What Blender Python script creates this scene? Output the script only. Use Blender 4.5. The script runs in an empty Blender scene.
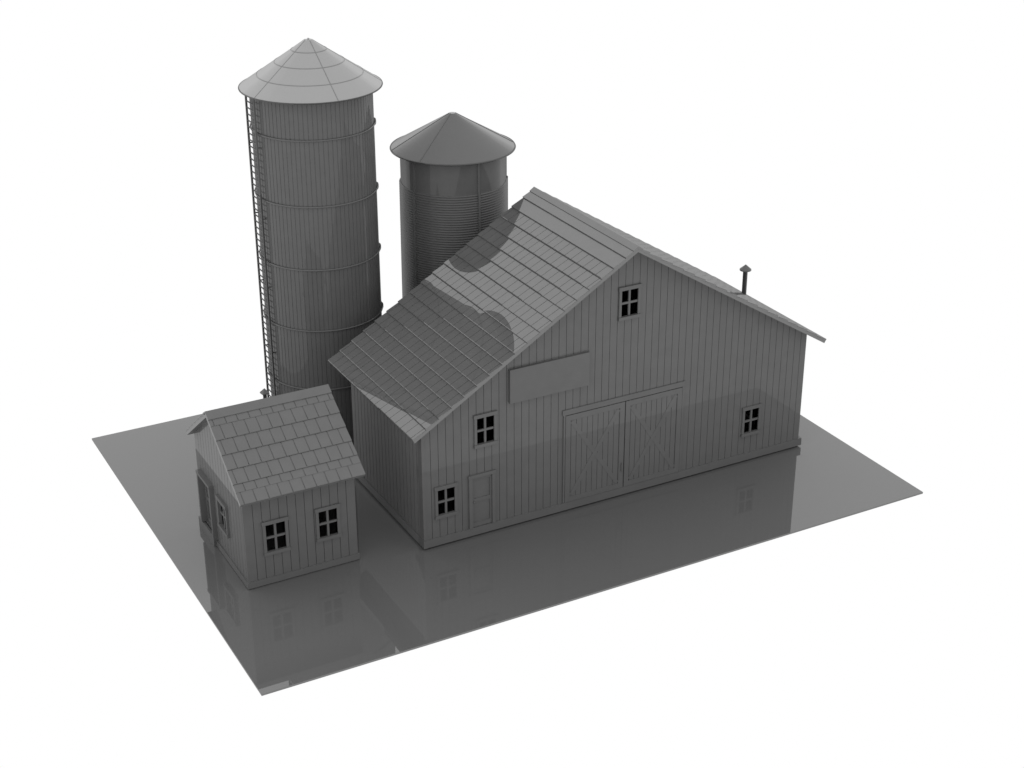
import bpy, math, random
from mathutils import Vector, Matrix
R_ = math.radians
scene = bpy.context.scene
COL = scene.collection
rng = random.Random(7)

# ------------------------------------------------------------------ materials
def material(name, base, var=0.012, rough=0.0, ior=1.5, cap=0.15, scale=3.0):
    """grey lacquer: diffuse body under a mirror-like coat whose reflectivity levels off at cap"""
    m = bpy.data.materials.new(name)
    m.use_nodes = True
    nt = m.node_tree; nt.nodes.remove(nt.nodes['Principled BSDF'])
    out = nt.nodes['Material Output']
    tc = nt.nodes.new('ShaderNodeTexCoord')
    nz = nt.nodes.new('ShaderNodeTexNoise'); nz.inputs['Scale'].default_value = scale
    nz.inputs['Detail'].default_value = 4
    mr = nt.nodes.new('ShaderNodeMapRange')
    mr.inputs['To Min'].default_value = base - var
    mr.inputs['To Max'].default_value = base + var
    nt.links.new(tc.outputs['Object'], nz.inputs['Vector'])
    nt.links.new(nz.outputs['Fac'], mr.inputs['Value'])
    cc = nt.nodes.new('ShaderNodeCombineColor')
    for ch in ('Red', 'Green', 'Blue'):
        nt.links.new(mr.outputs['Result'], cc.inputs[ch])
    df = nt.nodes.new('ShaderNodeBsdfDiffuse'); nt.links.new(cc.outputs['Color'], df.inputs['Color'])
    gl = nt.nodes.new('ShaderNodeBsdfGlossy'); gl.inputs['Roughness'].default_value = rough
    gl.inputs['Color'].default_value = (1, 1, 1, 1)
    # Schlick reflectance f0 + (1 - f0) * (1 - |N.I|)^5, the same on both faces
    f0 = ((ior - 1) / (ior + 1)) ** 2
    ge = nt.nodes.new('ShaderNodeNewGeometry')
    dt = nt.nodes.new('ShaderNodeVectorMath'); dt.operation = 'DOT_PRODUCT'
    nt.links.new(ge.outputs['Normal'], dt.inputs[0]); nt.links.new(ge.outputs['Incoming'], dt.inputs[1])
    def math_node(op, a, b=None):
        q = nt.nodes.new('ShaderNodeMath'); q.operation = op
        for i, v in enumerate((a, b)):
            if v is None: continue
            if isinstance(v, (int, float)): q.inputs[i].default_value = v
            else: nt.links.new(v, q.inputs[i])
        return q.outputs[0]
    ab = math_node('ABSOLUTE', dt.outputs['Value'])
    pw = math_node('POWER', math_node('SUBTRACT', 1.0, ab), 5.0)
    frv = math_node('ADD', math_node('MULTIPLY', pw, 1 - f0), f0)
    mn = nt.nodes.new('ShaderNodeMath'); mn.operation = 'MINIMUM'; mn.inputs[1].default_value = cap
    nt.links.new(frv, mn.inputs[0])
    mx = nt.nodes.new('ShaderNodeMixShader')
    nt.links.new(mn.outputs[0], mx.inputs['Fac']); nt.links.new(df.outputs[0], mx.inputs[1]); nt.links.new(gl.outputs[0], mx.inputs[2])
    nt.links.new(mx.outputs[0], out.inputs['Surface'])
    return m

M = dict(
    wall=material('glossy_grey_siding', 0.126, ior=1.31, cap=0.10),
    trim=material('glossy_grey_trim', 0.126, ior=1.31, cap=0.10),
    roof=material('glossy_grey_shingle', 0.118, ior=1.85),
    roofr=material('glossy_grey_shingle_raised_sheen', 0.118, ior=1.85, cap=0.19),  # right slope's copy of the shingle, reflection cap raised to brighten it
    sroof=material('glossy_grey_big_shingle', 0.138, ior=1.4),
    ground=material('glossy_grey_base', 0.126, var=0.003, ior=1.8, scale=0.5),
    silo=material('glossy_grey_stave', 0.122, ior=1.29, cap=0.07),
    metal=material('glossy_dark_corrugation', 0.114, ior=1.3, cap=0.09),
    capl=material('pale_grey_sheet', 0.34, var=0.006, ior=1.5),
    capd=material('mid_grey_sheet', 0.123, var=0.004, ior=1.5, cap=0.22),
    seam_shade=material('grey_seam_shade', 0.22, ior=1.2),  # darker than the sheet, paints the crease shade along the cone seams
    pipe=material('dark_grey_pipe', 0.05, cap=0.1),
    rim=material('dark_grey_rim', 0.06, cap=0.1),
    ladder=material('dark_grey_rail', 0.06, var=0.004, cap=0.1),
)

# ------------------------------------------------------------------ mesh helpers
class MB:
    def __init__(s): s.v = []; s.f = []; s.sm = []
    def poly(s, pts, smooth=False):
        n = len(s.v); s.v += [tuple(p) for p in pts]; s.f.append(tuple(range(n, n + len(pts)))); s.sm.append(smooth)
    def hexa(s, c):     # c: 8 corners, bottom 4 ccw then top 4 ccw
        n = len(s.v); s.v += [tuple(p) for p in c]
        for f in ((3, 2, 1, 0), (4, 5, 6, 7), (0, 1, 5, 4), (1, 2, 6, 5), (2, 3, 7, 6), (3, 0, 4, 7)):
            s.f.append(tuple(n + i for i in f)); s.sm.append(False)
    def box(s, x0, y0, z0, x1, y1, z1):
        s.hexa([(x0, y0, z0), (x1, y0, z0), (x1, y1, z0), (x0, y1, z0), (x0, y0, z1), (x1, y0, z1), (x1, y1, z1), (x0, y1, z1)])
    def xf(s, m):
        s.v = [tuple(m @ Vector(p)) for p in s.v]; return s
    def extrude_y(s, prof, y0, y1):   # prof: closed xz polygon, ccw seen from -y
        n = len(prof)
        s.poly([(x, y0, z) for x, z in prof]); s.poly([(x, y1, z) for x, z in reversed(prof)])
        for i in range(n):
            a, b = prof[i], prof[(i + 1) % n]
            s.poly([(a[0], y0, a[1]), (a[0], y1, a[1]), (b[0], y1, b[1]), (b[0], y0, b[1])])
    def lathe(s, prof, seg=192, rf=None, smooth=True, a0=0):
        """prof list of (r,z); each strip gets its own vertices so edges between strips stay sharp"""
        for (r0, z0), (r1, z1) in zip(prof, prof[1:]):
            n = len(s.v)
            for i in range(seg):
                a = a0 + 2 * math.pi * i / seg; c, q = math.cos(a), math.sin(a)
                s.v += [(r0 * c, r0 * q, z0), (r1 * c, r1 * q, z1)]
            for i in range(seg):
                j = (i + 1) % seg
                s.f.append((n + 2 * i, n + 2 * j, n + 2 * j + 1, n + 2 * i + 1)); s.sm.append(smooth)
    def lathe_smooth(s, prof, seg=192):
        n = len(s.v); k = len(prof)
        for i in range(seg):
            a = 2 * math.pi * i / seg
            s.v += [(r * math.cos(a), r * math.sin(a), z) for r, z in prof]
        for i in range(seg):
            j = (i + 1) % seg
            for q in range(k - 1):
                s.f.append((n + i * k + q, n + j * k + q, n + j * k + q + 1, n + i * k + q + 1)); s.sm.append(True)
    def tube(s, p0, p1, r, seg=12, smooth=True):
        p0 = Vector(p0); p1 = Vector(p1); d = (p1 - p0); L = d.length
        m = Matrix.Translation(p0) @ d.to_track_quat('Z', 'Y').to_matrix().to_4x4()
        t = MB(); t.lathe([(0.0001, 0), (r, 0), (r, L), (0.0001, L)], seg, smooth=smooth); t.xf(m); s.add(t)
    def add(s, o):
        n = len(s.v); s.v += o.v; s.f += [tuple(n + i for i in f) for f in o.f]; s.sm += o.sm
    def build(s, name, mat, parent=None, loc=None):
        me = bpy.data.meshes.new(name); me.from_pydata(s.v, [], s.f)
        me.polygons.foreach_set('use_smooth', s.sm); me.materials.append(M[mat]); me.update()
        o = bpy.data.objects.new(name, me); COL.objects.link(o)
        if parent: o.parent = parent
        if loc: o.location = loc
        return o

def thing(name, label, cat, loc=(0, 0, 0)):
    o = bpy.data.objects.new(name, None); COL.objects.link(o)
    o.location = loc; o['label'] = label; o['category'] = cat; o.empty_display_size = 0.3
    return o

FRONT = Matrix.Identity(4)                                   # u -> +x, w (outwards) -> -y
def side_left(x, y1):                                         # wall facing -x ; u runs from back (y1) to front
    return Matrix(((0, 1, 0, x), (-1, 0, 0, y1), (0, 0, 1, 0), (0, 0, 0, 1)))
def side_right(x, y0):
    return Matrix(((0, -1, 0, x), (1, 0, 0, y0), (0, 0, 1, 0), (0, 0, 0, 1)))
def back(x1, y):
    return Matrix(((-1, 0, 0, x1), (0, -1, 0, y), (0, 0, 1, 0), (0, 0, 0, 1)))

def siding(mb, m, u0, u1, top, z0, holes=(), pitch=0.217, gap=0.012, depth=0.022, thick=0.12, off=0.08):
    """vertical boards in the local plane y=0 (outside is -y) on a solid backing with real openings"""
    t = MB()
    def cols(us, ya, yb):
        for a, b in us:
            cuts = sorted({a, b, *[h[i] for h in holes for i in (0, 2) if a < h[i] < b], *([PK] if PK and a < PK < b else [])})
            for c, d in zip(cuts, cuts[1:]):
                mid = (c + d) / 2
                hz = sorted((h[1], h[3]) for h in holes if h[0] < mid < h[2])
                z = z0
                for ha, hb in hz:
                    t.box(c, ya, z, d, yb, ha); z = hb
                ta, tb = top(c), top(d)
                t.hexa([(c, ya, z), (d, ya, z), (d, yb, z), (c, yb, z), (c, ya, ta), (d, ya, tb), (d, yb, tb), (c, yb, ta)])
    PK = getattr(top, 'peak', None)
    us = []; pend = False; u = u0 - pitch + off
    while u < u1:
        a, b = (u0 if u <= u0 else u + gap / 2), (u1 if u + pitch >= u1 else u + pitch - gap / 2)
        if a - u0 < 0.05 and b - a < 0.09: pend = True
        elif b - a > 0.02:
            us.append((u0 if pend else a, b)); pend = False
        u += pitch
    cols(us, 0, depth)
    cols([(u0, u1)], depth, thick)
    t.xf(m); mb.add(t)

def window(parent, m, u0, z0, u1, z1, head=0.10, side=0.075, sill=0.09, proud=0.04, thick=0.12, label=None):
    """frame outer rectangle u0..u1, z0..z1; returns opening hole"""
    a, b, c, d = u0 + side, z0 + sill, u1 - side, z1 - head
    f = MB()
    f.box(u0, -proud, z0 + sill, a, -0.001, d); f.box(c, -proud, z0 + sill, u1, -0.001, d)
    f.box(u0 - 0.015, -proud - 0.012, d, u1 + 0.015, -0.001, z1)
    f.box(u0 - 0.01, -proud - 0.02, z0, u1 + 0.01, -0.001, b)
    # jamb lining
    f.box(a - 0.02, -0.001, b - 0.02, a, thick, d + 0.02); f.box(c, -0.001, b - 0.02, c + 0.02, thick, d + 0.02)
    f.box(a, -0.001, d, c, thick, d + 0.02); f.box(a, -0.001, b - 0.02, c, 0.025, b)
    f.xf(m); fo = f.build('window', 'trim', parent)
    if label: fo['label'] = label
    s = MB(); w = 0.028; mu, mz = (a + c) / 2, (b + d) / 2
    y0, y1 = -0.012, 0.03
    s.box(mu - w, y0, b, mu + w, y1, d)
    s.box(a, y0, mz - w, mu - w, y1, mz + w); s.box(mu + w, y0, mz - w, c, y1, mz + w)
    s.box(a, y0 + 0.006, b, a + 0.012, y1, mz - w); s.box(a, y0 + 0.006, mz + w, a + 0.012, y1, d)
    s.xf(m); s.build('muntin', 'trim', fo)
    return fo

def hole(u0, z0, u1, z1, head=0.10, side=0.075, sill=0.09):
    return (u0 + side, z0 + 0.015, u1 - side, z1 - head + 0.001)

def roof_slope(eave, ridge, depth0, depth1, rows, tilt, joint, along, gap=0.012, plain_top=0, thick=0.10, seed=1):
    """eave=(a,z) ridge=(a,z) in the cross-section plane, extruded along from depth0 to depth1.
    along='y': a is x ; along='x': a is y. rows = list of slope fractions of the course lines. returns MB"""
    r = random.Random(seed)
    mb = MB()
    E = Vector((eave[0], eave[1])); Rg = Vector((ridge[0], ridge[1]))
    d = Rg - E; L = d.length; d /= L
    n = Vector((-d.y, d.x)) if d.x > 0 else Vector((d.y, -d.x))
    if n.y < 0: n = -n
    def P(s, h, w):
        q = E + d * s + n * h
        return (q.x, w, q.y) if along == 'y' else (w, q.x, q.y)
    # deck
    def slab(s0, s1, h00, h01, b0, b1, w0, w1):   # h at s0,s1 top; b bottom
        c = [P(s0, b0, w0), P(s1, b1, w0), P(s1, b1, w1), P(s0, b0, w1), P(s0, h00, w0), P(s1, h01, w0), P(s1, h01, w1), P(s0, h00, w1)]
        mb.hexa(c)
    k = abs(Rg.y - E.y) / abs(Rg.x - E.x)
    def mslab(s0, h00, h01, b0, b1, w0, w1):      # runs up to the ridge with a plumb-cut end
        mb.hexa([P(s0, b0, w0), P(L + b1 * k, b1, w0), P(L + b1 * k, b1, w1), P(s0, b0, w1),
                 P(s0, h00, w0), P(L + h01 * k, h01, w0), P(L + h01 * k, h01, w1), P(s0, h00, w1)])
    mslab(0.0, -0.031, -0.031, -thick, -thick, depth0 + 0.004, depth1 - 0.004)
    for i, (f0, f1) in enumerate(zip(rows, rows[1:])):
        s0, s1 = f0 * L, f1 * L
        tt = tilt[i] if isinstance(tilt, (list, tuple)) else tilt
        h0 = math.tan(tt) * (s1 - s0)
        if i >= len(rows) - 1 - plain_top:
            (mslab(s0, h0, 0.0, -0.03, -0.03, depth0, depth1) if i == len(rows) - 2 else slab(s0, s1, h0, 0.0, -0.03, -0.03, depth0, depth1)); continue
        # base of the course (slightly lower) then single shingles on top
        g = 0.02
        slab(s0 + 0.003, s1, h0 - g, -0.004 - g * 0.3, -0.03, -0.03, depth0 + 0.002, depth1 - 0.002)
        w = depth0; first = True
        cur = depth0
        start = joint * (0.35 + 0.5 * (i % 2)) * r.uniform(0.85, 1.1)
        edges = [depth0]
        e = depth0 + start
        while e < depth1 - 0.08:
            edges.append(e); e += joint * r.uniform(0.95, 1.05)
        edges.append(depth1)
        for a, b in zip(edges, edges[1:]):
            a2 = a + (gap / 2 if a > depth0 else 0); b2 = b - (gap / 2 if b < depth1 else 0)
            ch = 0.016; hc = h0 - h0 * ch / (s1 - s0)
            slab(s0 + ch, s1, hc, 0.0, hc - g + 0.001, -0.003, a2, b2)
            slab(s0, s0 + ch, h0 - 0.013, hc, h0 - g - 0.004, hc - g + 0.001, a2, b2)     # chamfered butt edge
    return mb

# ------------------------------------------------------------------ ground plate
g = MB(); g.box(-5.765, -3.785, -0.05, 13.365, 10.33, 0.0)
go = g.build('ground', 'ground'); go['kind'] = 'structure'

# ------------------------------------------------------------------ barn
W, D = 12.0, 4.45
X0 = 0.07
XL, XR, XP = -0.36, 12.33, 6.01
ZE, ZP = 3.465, 7.335
YF, YB = -0.44, 4.93
TH = 0.095
kS = (ZP - ZE) / (XP - XL)
barn = thing('barn', 'large grey barn with double sliding doors, vertical board walls and a long shingled gable roof', 'barn', (6, 2.2, 0))
B = Matrix.Translation((-6, -2.2, 0))
def btop(x):
    v = Vector((1, kS)).length
    return ZP - kS * abs(x - XP) - TH * v + 0.01
btop.peak = XP
wins = [(1.53, 2.59, 2.17, 3.52), (0.39, 0.84, 1.02, 1.76), (5.745, 5.24, 6.395, 6.16), (9.93, 0.84, 10.56, 1.75)]
holes = [hole(a, b, c, d) for a, b, c, d in wins] + [(1.44, 0.26, 2.05, 1.75), ]
wall = MB()
siding(wall, B @ FRONT, X0, W, btop, 0.055, holes, off=0.085 - X0)
def btop_b(u): return btop(W - u)
btop_b.peak = W - XP
siding(wall, B @ back(W, D), 0, W - X0, btop_b, 0.055, (), off=0.085)
zw = btop(0)
siding(wall, B @ side_left(X0, D - 0.12), 0, D - 0.24, lambda u: zw + 0.02, 0.055, (), off=0.1, gap=0.02)
siding(wall, B @ side_right(W, 0.12), 0, D - 0.24, lambda u: zw + 0.02, 0.055, (), off=0.1, gap=0.02)
wall.build('wall', 'wall', barn)
# corner board
t = MB()
cbx = X0 - 0.018
t.poly([(cbx, -0.012, 0.29), (0.14, -0.012, 0.29), (0.14, -0.012, zw), (cbx, -0.012, zw)])
t.poly([(cbx, 0.15, 0.29), (cbx, -0.012, 0.29), (cbx, -0.012, zw), (cbx, 0.15, zw)])
t.poly([(0.14, -0.012, 0.29), (0.14, -0.0, 0.29), (0.14, -0.0, zw), (0.14, -0.012, zw)])
t.poly([(cbx, 0.15, 0.29), (cbx, 0.15, zw), (X0, 0.15, zw), (X0, 0.15, 0.29)])
t.xf(B); t.build('corner_board', 'trim', barn)
t = MB()
b0, b1, bo = 0.055, 0.28, 0.028
xa, xb = X0 - bo, W + 0.10
ring_o = [(xa, -bo), (xb, -bo), (xb, D + bo), (xa, D + bo)]; ring_i = [(X0 - 0.002, -0.002), (W + 0.002, -0.002), (W + 0.002, D + 0.002), (X0 - 0.002, D + 0.002)]
def skirting(t, ro_, ri_, b0, b1):
    for i in range(4):
        j = (i + 1) % 4; a, b, c, d = ro_[i], ro_[j], ri_[j], ri_[i]
        t.poly([(*a, b0), (*b, b0), (*b, b1), (*a, b1)]); t.poly([(*a, b1), (*b, b1), (*c, b1), (*d, b1)])
        t.poly([(*d, b0), (*c, b0), (*b, b0), (*a, b0)])
skirting(t, ring_o, ring_i, b0, b1)
t.xf(B); t.build('baseboard', 'trim', barn)
for (a, b, c, d), lb in zip(wins, ('four pane window beside the sign board', 'four pane window left of the small door', 'four pane window high in the gable', 'four pane window at the right end')):
    window(barn, B @ FRONT, a, b, c, d, label=lb)
# small door
t = MB()
t.box(1.35, -0.05, 0.292, 1.45, -0.001, 1.75); t.box(2.02, -0.05, 0.292, 2.11, -0.001, 1.75)
t.box(1.335, -0.06, 1.75, 2.13, -0.001, 1.84)
t.xf(B); df = t.build('door_frame', 'trim', barn)
t = MB()
t.box(1.451, 0.012, 0.262, 2.019, 0.05, 1.749)
t.box(1.451, -0.012, 0.30, 1.50, 0.012, 1.74); t.box(1.965, -0.012, 0.30, 2.019, 0.012, 1.74)
t.box(1.50, -0.012, 1.66, 1.965, 0.012, 1.74); t.box(1.50, -0.012, 1.02, 1.965, 0.012, 1.13); t.box(1.50, -0.012, 0.30, 1.965, 0.012, 0.42)
t.xf(B); dd = t.build('door', 'wall', barn)
t = MB(); t.lathe_smooth([(0.0001, 0.05), (0.018, 0.048), (0.026, 0.03), (0.02, 0.012), (0.012, 0), (0.012, -0.01)], 16)
t.xf(B @ Matrix.Translation((1.49, -0.014, 1.04)) @ Matrix.Rotation(R_(90), 4, 'X')); t.build('handle', 'trim', dd)
# sliding doors
t = MB()
t.box(4.11, -0.034, 2.89, 7.93, -0.001, 3.04)
t.box(4.14, -0.035, 0.292, 4.19, -0.001, 2.89); t.box(7.85, -0.035, 0.292, 7.91, -0.001, 2.89)
t.xf(B); t.build('door_header', 'trim', barn)
def leaf(x0, x1, lab):
    z0, z1 = 0.292, 2.87
    p = MB(); n = 11; pw = (x1 - x0) / n
    for i in range(n):
        p.box(x0 + i * pw + 0.006, -0.030, z0, x0 + (i + 1) * pw - 0.006, -0.014, z1)
    p.box(x0, -0.014, z0, x1, -0.002, z1)
    p.xf(B); o = p.build('sliding_door', 'wall', barn); o['label'] = lab
    q = MB(); f = 0.15; y0, y1 = -0.041, -0.031
    q.box(x0, y0, z0, x0 + f, y1, z1); q.box(x1 - f, y0, z0, x1, y1, z1)
    q.box(x0 + f, y0, z1 - f, x1 - f, y1, z1); q.box(x0 + f, y0, z0, x1 - f, y1, z0 + f)
    def brace(ax, az, bx, bz, e):
        v = Vector((bx - ax, 0, bz - az)); w = Vector((-v.z, 0, v.x)).normalized() * 0.058
        c = [Vector((ax, 0, az)) - w, Vector((bx, 0, bz)) - w, Vector((bx, 0, bz)) + w, Vector((ax, 0, az)) + w]
        q.hexa([(k.x, y0 + e, k.z) for k in (c[0], c[1], c[1], c[0])][:0] or
               [(c[0].x, y0 + e, c[0].z), (c[1].x, y0 + e, c[1].z), (c[1].x, y1, c[1].z), (c[0].x, y1, c[0].z),
                (c[3].x, y0 + e, c[3].z), (c[2].x, y0 + e, c[2].z), (c[2].x, y1, c[2].z), (c[3].x, y1, c[3].z)])
    g2 = f + 0.04
    brace(x0 + g2, z0 + g2, x1 - g2, z1 - g2, 0.003)
    brace(x0 + g2, z1 - g2, x1 - g2, z0 + g2, 0.005)
    q.xf(B); q.build('brace', 'wall', o)
    return o
dl = leaf(4.20, 6.015, 'left sliding door with crossed braces')
dr = leaf(6.045, 7.84, 'right sliding door with crossed braces')
t = MB(); t.box(5.94, -0.07, 0.80, 5.985, -0.041, 1.06); t.xf(B); t.build('handle', 'trim', dl)
# sign board
t = MB(); t.box(2.53, -0.085, 3.64, 4.86, -0.002, 4.575); t.xf(B); o = t.build('sign_board', 'trim', barn); o['label'] = 'blank sign board'
# roof
rows = [i / 18 for i in range(19)]
tilt = R_(5.3)
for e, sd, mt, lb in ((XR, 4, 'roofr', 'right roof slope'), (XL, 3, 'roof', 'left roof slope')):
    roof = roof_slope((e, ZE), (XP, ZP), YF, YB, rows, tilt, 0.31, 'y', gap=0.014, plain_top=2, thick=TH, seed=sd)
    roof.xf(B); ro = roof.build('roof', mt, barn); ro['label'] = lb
t = MB()
cw, ch = 0.13, 0.03
for sg in (-1, 1):
    dx = cw; dz = -kS * cw
    nx, nz = sg * kS, 1.0; l = math.hypot(nx, nz); nx /= l; nz /= l
    A_ = (XP, ZP + 0.005); Bq = (XP + sg * dx, ZP + dz + 0.035 - 0.03)
    c = []
    for y in (YF - 0.01, YB + 0.01):
        c.append([(A_[0], y, A_[1] - 0.02), (Bq[0], y, Bq[1] + 0.0), (Bq[0] + nx * ch, y, Bq[1] + nz * ch), (A_[0], y, A_[1] + 0.045)])
    f, b = c
    t.poly([f[0], f[1], f[2], f[3]]); t.poly(list(reversed(b)))
    t.poly([f[3], f[2], b[2], b[3]]); t.poly([f[2], f[1], b[1], b[2]]); t.poly([f[1], f[0], b[0], b[1]])
t.xf(B); t.build('ridge_cap', 'roof', ro)

def stove_pipe(parent, m, x, y, z0, z1, r, capr, caph, seg=24):
    t = MB(); t.tube((x, y, z0), (x, y, z1 - caph * 0.5), r, 20); t.xf(m); o = t.build('stove_pipe', 'pipe', parent)
    t = MB(); t.lathe([(0.0001, z1), (capr, z1 - caph), (capr, z1 - caph - 0.03), (0.0001, z1 - caph - 0.03)], seg, smooth=seg > 8, a0=0.9); 
    t.xf(m @ Matrix.Translation((x, y, 0))); t.build('rain_cap', 'trim', o)
    return o
px, py = 11.90, 2.86
zb = ZP - kS * (px - XP)
stove_pipe(barn, B, px, py, zb - 0.1, zb + 0.93, 0.068, 0.17, 0.15)

# ------------------------------------------------------------------ shed
sx0, sy0, sx1, sy1 = -4.53, 0.405, -1.605, 3.92
rx0, rx1, ryf, ryb = -4.71, -1.485, -0.045, 4.04
rze, rzr = 2.66, 4.16
rzb = 2.80
ry = 2.14
ks = (rzr - rze) / (ry - ryf)
shed = thing('shed', 'small grey shed with a big-shingled gable roof standing in front of the tall silo', 'shed', (-3.06, 2.04, 0))
S = Matrix.Translation((3.06, -2.04, 0))
sth = 0.11
kb = (rzr - rzb) / (ryb - ry)
def stop_y(y): return rzr - (ks if y < ry else kb) * abs(y - ry) - sth * math.hypot(1, ks) + 0.01
fw = [(-4.075, 0.84, -3.42, 1.79), (-2.69, 0.84, -2.05, 1.78)]
wall = MB()
shz = stop_y(sy0)
shb = stop_y(sy1)
siding(wall, S @ Matrix.Translation((0, sy0, 0)), sx0 + 0.003, sx1 - 0.003, lambda u: shz, 0.02, [hole(*w) for w in fw], pitch=0.222, off=0.02, gap=0.014)
siding(wall, S @ back(sx1, sy1), 0.003, sx1 - sx0 - 0.003, lambda u: shb, 0.02, (), pitch=0.222, gap=0.014)
mL = S @ side_left(sx0, sy1)
def tl(u): return stop_y(sy1 - u)
tl.peak = sy1 - ry
# side door and side window, u measured from the back corner
sdoor = (0.27, 0.33, 1.27, 1.84)
swin = (1.61, 0.86, 2.33, 1.76)
siding(wall, mL, 0.004, sy1 - sy0 - 0.004, tl, 0.02, [(sdoor[0] + 0.08, sdoor[1] + 0.02, sdoor[2] - 0.08, sdoor[3] - 0.08), hole(*swin)], pitch=0.222, gap=0.014)
mR = S @ side_right(sx1, sy0)
def tr(u): return stop_y(sy0 + u)
tr.peak = ry - sy0
siding(wall, mR, 0.004, sy1 - sy0 - 0.004, tr, 0.02, (), pitch=0.222, gap=0.014)
wall.build('wall', 'wall', shed)
for w, lb in zip(fw, ('left front window', 'right front window')):
    window(shed, S @ Matrix.Translation((0, sy0, 0)), *w, label=lb)
window(shed, mL, *swin, label='side window next to the door', proud=0.06)
t = MB(); a, b, c, d = sdoor; t.box(a, -0.12, b, a + 0.08, -0.001, d - 0.08); t.box(c - 0.08, -0.12, b - 0.1, c, -0.001, d - 0.08); t.box(a - 0.01, -0.13, d - 0.08, c + 0.01, -0.001, d)
t.xf(mL); t.build('door_frame', 'trim', shed)
t = MB(); a, b, c, d = a + 0.081, b + 0.021, c - 0.081, d - 0.081
t.box(a, 0.05, b, c, 0.09, b + 0.12); t.box(a, 0.05, b + 0.12, a + 0.09, 0.09, d); t.box(c - 0.09, 0.05, b + 0.12, c, 0.09, d)
t.box(a + 0.09, 0.05, d - 0.1, c - 0.09, 0.09, d); t.box(a + 0.09, 0.05, (b + d) / 2 - 0.05, c - 0.09, 0.09, (b + d) / 2 + 0.05)
t.box(a + 0.09, 0.075, b + 0.12, c - 0.09, 0.088, (b + d) / 2 - 0.05); t.box(a + 0.09, 0.075, (b + d) / 2 + 0.05, c - 0.09, 0.088, d - 0.1)
t.xf(mL); sd = t.build('door', 'wall', shed)
t = MB(); t.lathe_smooth([(0.0001, 0.05), (0.018, 0.048), (0.026, 0.03), (0.02, 0.012), (0.012, 0), (0.012, -0.01)], 16)
t.xf(mL @ Matrix.Translation((c - 0.045, 0.05, 1.0)) @ Matrix.Rotation(R_(90), 4, 'X')); t.build('handle', 'trim', sd)
t = MB(); t.box(-0.03, -0.09, 0.002, 1.18, -0.031, 0.31); t.xf(mL); t.build('doorstep', 'trim', shed)
t = MB(); bo = 0.03
skirting(t, [(sx0 - bo, sy0 - bo), (sx1 + bo, sy0 - bo), (sx1 + bo, sy1 + bo), (sx0 - bo, sy1 + bo)],
         [(sx0 - 0.002, sy0 - 0.002), (sx1 + 0.002, sy0 - 0.002), (sx1 + 0.002, sy1 + 0.002), (sx0 - 0.002, sy1 + 0.002)], 0.025, 0.20)
t.xf(S); t.build('baseboard', 'trim', shed)
roof = MB()
srows = [0, 0.125, 0.21, 0.365, 0.525, 0.685, 0.84, 0.935]
stilt = [R_(1.0), R_(5), R_(4.5), R_(4.5), R_(4.5), R_(4.5), R_(5)]
for e, ze_, sd_ in ((ryf, rze, 11), (ryb, rzb, 12)):
    roof.add(roof_slope((e, ze_), (ry, rzr), rx0, rx1, srows, stilt, 0.305, 'x', gap=0.026, thick=sth, seed=sd_))
roof.xf(S); ro = roof.build('roof', 'sroof', shed)
t = MB(); cwd = 0.20
for sg in (-1, 1):
    f = []
    for x in (rx0 - 0.005, rx1 + 0.005):
        f.append([(x, ry, rzr - 0.02), (x, ry + sg * cwd, rzr - ks * cwd + 0.0), (x, ry + sg * (cwd + 0.012), rzr - ks * cwd + 0.03), (x, ry, rzr + 0.03)])
    a, b = f
    t.poly(a); t.poly(list(reversed(b))); t.poly([a[3], a[2], b[2], b[3]]); t.poly([a[2], a[1], b[1], b[2]]); t.poly([a[1], a[0], b[0], b[1]])
t.xf(S); t.build('ridge_cap', 'sroof', ro)
spx, spy = -2.72, 3.45
szb = rzr - kb * (spy - ry)
stove_pipe(shed, S, spx, spy, szb - 0.1, 3.81, 0.05, 0.13, 0.12, 4)

# ------------------------------------------------------------------ tall silo
TX, TY = 0.716, 7.85
silo = thing('silo', 'tall silo of narrow vertical staves with steel hoops, side ladder and pale cone roof', 'silo', (TX, TY, 0))
TR, TE, TA = 1.665, 10.27, 11.56
t = MB(); NS = 84; gd = 0.010; gw = 0.11
prof = []
for i in range(NS):
    for f, r in ((0, TR - gd), (gw / 2, TR - gd), (gw / 2 + 0.03, TR), (0.5, TR), (1 - gw / 2 - 0.03, TR), (1 - gw / 2, TR - gd)):
        a = 2 * math.pi * (i + f) / NS; prof.append((r * math.cos(a), r * math.sin(a)))
n = len(prof); z0, z1 = 0.0, TE + 0.12
for i in range(n):
    a, b = prof[i], prof[(i + 1) % n]
    t.poly([(a[0], a[1], z0), (b[0], b[1], z0), (b[0], b[1], z1), (a[0], a[1], z1)])
t.build('barrel', 'silo', silo)
for h in (9.19, 7.35, 5.54, 3.73, 1.93):
    t = MB(); hr = 0.019
    for i in range(12):
        a0, a1 = 2 * math.pi * i / 12, 2 * math.pi * (i + 1) / 12
        t.lathe([(TR + 0.008 + hr * (1 + math.cos(a0)), h + hr * 1.2 * math.sin(a0)), (TR + 0.008 + hr * (1 + math.cos(a1)), h + hr * 1.2 * math.sin(a1))], 160)
    ho = t.build('hoop', 'trim', silo)
    t = MB()
    for az in (338,):
        p = Vector((math.cos(R_(az)), math.sin(R_(az)), 0)); q = Vector((-p.y, p.x, 0))
        t.lathe_smooth([(0.0001, -0.11), (0.03, -0.09), (0.045, -0.04), (0.045, 0.04), (0.03, 0.09), (0.0001, 0.11)], 20)
        t.xf(Matrix.Translation(p * (TR + 0.012) + Vector((0, 0, h + 0.0))))
    t.build('lug', 'trim', ho)
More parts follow.
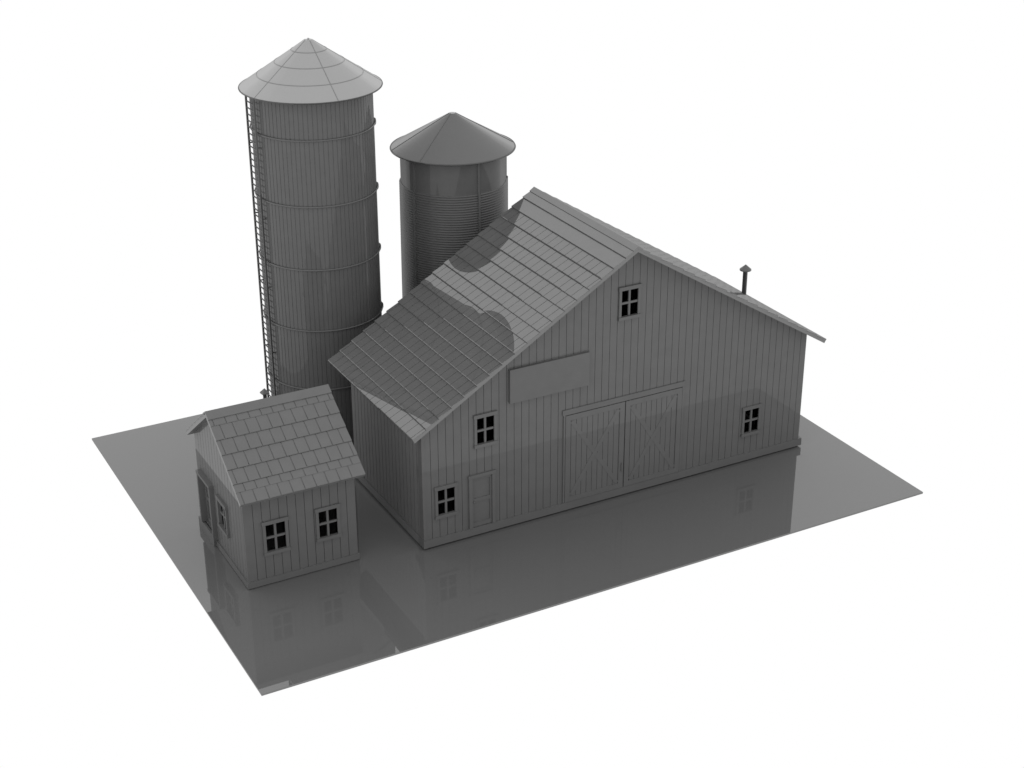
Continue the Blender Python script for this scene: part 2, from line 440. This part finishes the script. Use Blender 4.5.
def cone(mb, re, ze, za, rt, seams=(), rings=(), sw=0.022, sh=0.014, skin=True):
    zt = ze + (za - ze) * (1 - rt / re)
    if skin: mb.lathe([(rt, zt), (re, ze), (re - 0.004, ze - 0.03), (re * 0.75, ze - 0.03 + (za - ze) * 0.25), (re * 0.5, ze - 0.04 + (za - ze) * 0.5), (rt, zt - 0.05)], 256)
    sl = math.atan2(za - ze, re)
    for r in rings:
        z = ze + (za - ze) * (1 - r / re)
        w = sw / 2
        a = (r - w * math.cos(sl) + sh * math.sin(sl) * 0, z + w * math.sin(sl))
        mb.lathe([(r - w, z + w * math.tan(sl) - 0.002), (r - w, z + w * math.tan(sl) + sh), (r + w, z - w * math.tan(sl) + sh), (r + w, z - w * math.tan(sl) - 0.002)], 256)
    for az in seams:
        u = Vector((math.cos(R_(az)), math.sin(R_(az)), 0)); v = Vector((-u.y, u.x, 0)) * (sw / 2)
        def pt(r, up, s): return u * r + v * s + Vector((0, 0, ze + (za - ze) * (1 - r / re) + up))
        mb.hexa([pt(rt, -0.004, -1), pt(re - 0.003, -0.004, -1), pt(re - 0.003, -0.004, 1), pt(rt, -0.004, 1), pt(rt, sh, -1), pt(re - 0.003, sh, -1), pt(re - 0.003, sh, 1), pt(rt, sh, 1)])
    return zt
t = MB(); RE = 1.925
zt = cone(t, RE, TE, TA, 0.11)
ro = t.build('roof', 'capl', silo)
t = MB(); cone(t, RE, TE, TA, 0.11, [198 + 72 * k for k in range(5)], [RE * 0.25, RE * 0.49, RE * 0.745], sw=0.02, sh=0.006, skin=False); t.build('seam', 'seam_shade', ro)
t = MB(); t.lathe([(0.0001, zt + 0.004), (0.11, zt + 0.001), (0.11, zt - 0.05)], 32); t.lathe([(0.0001, zt + 0.045), (0.02, zt + 0.045), (0.02, zt)], 12); t.build('vent_plug', 'capl', ro)
def rim(parent, re, ze, seams, za, rr=0.02):
    t = MB()
    for i in range(8):
        a0, a1 = 2 * math.pi * i / 8, 2 * math.pi * (i + 1) / 8
        t.lathe([(re + rr * math.cos(a0), ze - 0.012 + rr * math.sin(a0)), (re + rr * math.cos(a1), ze - 0.012 + rr * math.sin(a1))], 160)
    t.build('rim', 'rim', parent)
rim(ro, RE, TE, (), TA)
# ladder
LX = -1.03 - TX
lad = bpy.data.objects.new('ladder', None); COL.objects.link(lad); lad.parent = silo; lad.location = (LX, 0, 0)
for s in (-1, 1):
    t = MB(); t.box(-0.024, s * 0.31 - 0.026, 0.0, 0.024, s * 0.31 + 0.026, TE + 0.02)
    for z in (0.8, 2.8, 4.8, 6.8, 8.8): t.box(0.022, s * 0.31 - 0.012, z, -LX - TR + 0.04, s * 0.31 + 0.012, z + 0.03)
    t.build('rail', 'ladder', lad)
rung = MB(); rung.tube((0, -0.29, 0), (0, 0.29, 0), 0.018, 8); r0 = rung.build('rung', 'ladder', lad); r0.location = (0, 0, 0.2)
k = 0.2 + 0.178
while k < TE:
    c = r0.copy(); COL.objects.link(c); c.parent = lad; c.location = (0, 0, k); k += 0.178

# ------------------------------------------------------------------ small silo
SX, SY = 4.906, 7.75
bins = thing('silo', 'shorter corrugated silo with smooth collar and dark cone roof behind the barn', 'silo', (SX, SY, 0))
SE, SA, SRE = 7.96, 8.99, 1.785
t = MB(); prof = [(1.60, 0.0)]; z = 0.02; pitch = 0.0735; N = int((6.93) / pitch)
zz = 0.0; k = 0
import math as mm
prof = []
steps = 6
for i in range(N * steps + 1):
    z = 6.94 - (N * steps - i) * pitch / steps
    taper = 1.60 + (1.555 - 1.60) * z / 6.94
    prof.append((taper + 0.016 * math.cos(2 * math.pi * i / steps), z))
prof = [(prof[0][0], 0.0)] + prof + [(1.53, 6.965)]
t.lathe_smooth(prof, 160)
t.build('barrel', 'metal', bins)
t = MB(); t.lathe([(1.527, 6.95), (1.527, 8.04)], 256); t.build('collar', 'metal', bins)
for k in range(5):
    az = 198 + 72 * k + (1 if k == 1 else 0)
    t = MB(); m = Matrix.Rotation(R_(az), 4, 'Z')
    t.box(1.50, -0.03, 0.0, 1.60, 0.03, 6.97); t.box(1.50, -0.028, 6.97, 1.565, 0.028, 8.04); t.xf(m); t.build('rib', 'trim', bins)
t = MB(); zt = cone(t, SRE, SE, SA, 0.09, (), ())
ro = t.build('roof', 'capd', bins)
rim(ro, SRE, SE, (), SA, 0.026)
t = MB(); cone(t, SRE, SE, SA, 0.09, (165, 212, 343), (), sw=0.018, sh=0.012, skin=False); t.build('seam', 'capd', ro)  # front-left strip is added to draw the fold reflected in the cone
t = MB(); t.lathe([(0.0001, zt + 0.004), (0.09, zt + 0.001), (0.09, zt - 0.05)], 32); t.build('vent_plug', 'capl', ro)

# ------------------------------------------------------------------ world : white studio surroundings with a brighter light wall behind the model, above the horizon
w = bpy.data.worlds.new('World'); scene.world = w; w.use_nodes = True
nt = w.node_tree; bg = nt.nodes['Background']
tc = nt.nodes.new('ShaderNodeTexCoord'); sp = nt.nodes.new('ShaderNodeSeparateXYZ')
nt.links.new(tc.outputs['Generated'], sp.inputs[0])
l1 = nt.nodes.new('ShaderNodeMath'); l1.operation = 'GREATER_THAN'; l1.inputs[1].default_value = 0.535
l2 = nt.nodes.new('ShaderNodeMath'); l2.operation = 'GREATER_THAN'; l2.inputs[1].default_value = 0.0
mu = nt.nodes.new('ShaderNodeMath'); mu.operation = 'MULTIPLY'
nt.links.new(sp.outputs['Y'], l1.inputs[0]); nt.links.new(sp.outputs['Z'], l2.inputs[0])
nt.links.new(l1.outputs[0], mu.inputs[0]); nt.links.new(l2.outputs[0], mu.inputs[1])
mx = nt.nodes.new('ShaderNodeMix'); mx.data_type = 'RGBA'
mx.inputs['A'].default_value = (1, 1, 1, 1); mx.inputs['B'].default_value = (1.2, 1.2, 1.2, 1)
nt.links.new(mu.outputs[0], mx.inputs['Factor']); nt.links.new(mx.outputs['Result'], bg.inputs['Color'])
bg.inputs['Strength'].default_value = 1.0

# ------------------------------------------------------------------ camera
cam = bpy.data.cameras.new('camera'); co = bpy.data.objects.new('camera', cam); COL.objects.link(co)
yaw, pitch_, roll, f = 0.4955, 0.4431, -0.0024, 1598.93
cy, sy = math.cos(yaw), math.sin(yaw); cp, sq = math.cos(pitch_), math.sin(pitch_)
fwd = Vector((sy * cp, cy * cp, -sq)); right = Vector((cy, -sy, 0)); up = right.cross(fwd)
r2 = right * math.cos(roll) + up * math.sin(roll); u2 = -right * math.sin(roll) + up * math.cos(roll)
mm_ = Matrix((r2, u2, -fwd)).transposed().to_4x4(); mm_.translation = Vector((-14.7183, -32.0978, 21.4604))
co.matrix_world = mm_
cam.sensor_width = 36; cam.lens = f / 1024 * 36; cam.clip_end = 500; cam.clip_start = 0.5
scene.camera = co
vs = scene.view_settings; vs.view_transform = 'Standard'; vs.look = 'None'; vs.exposure = 0; vs.gamma = 1
scene.cycles.max_bounces = 6; scene.cycles.diffuse_bounces = 3; scene.cycles.glossy_bounces = 4
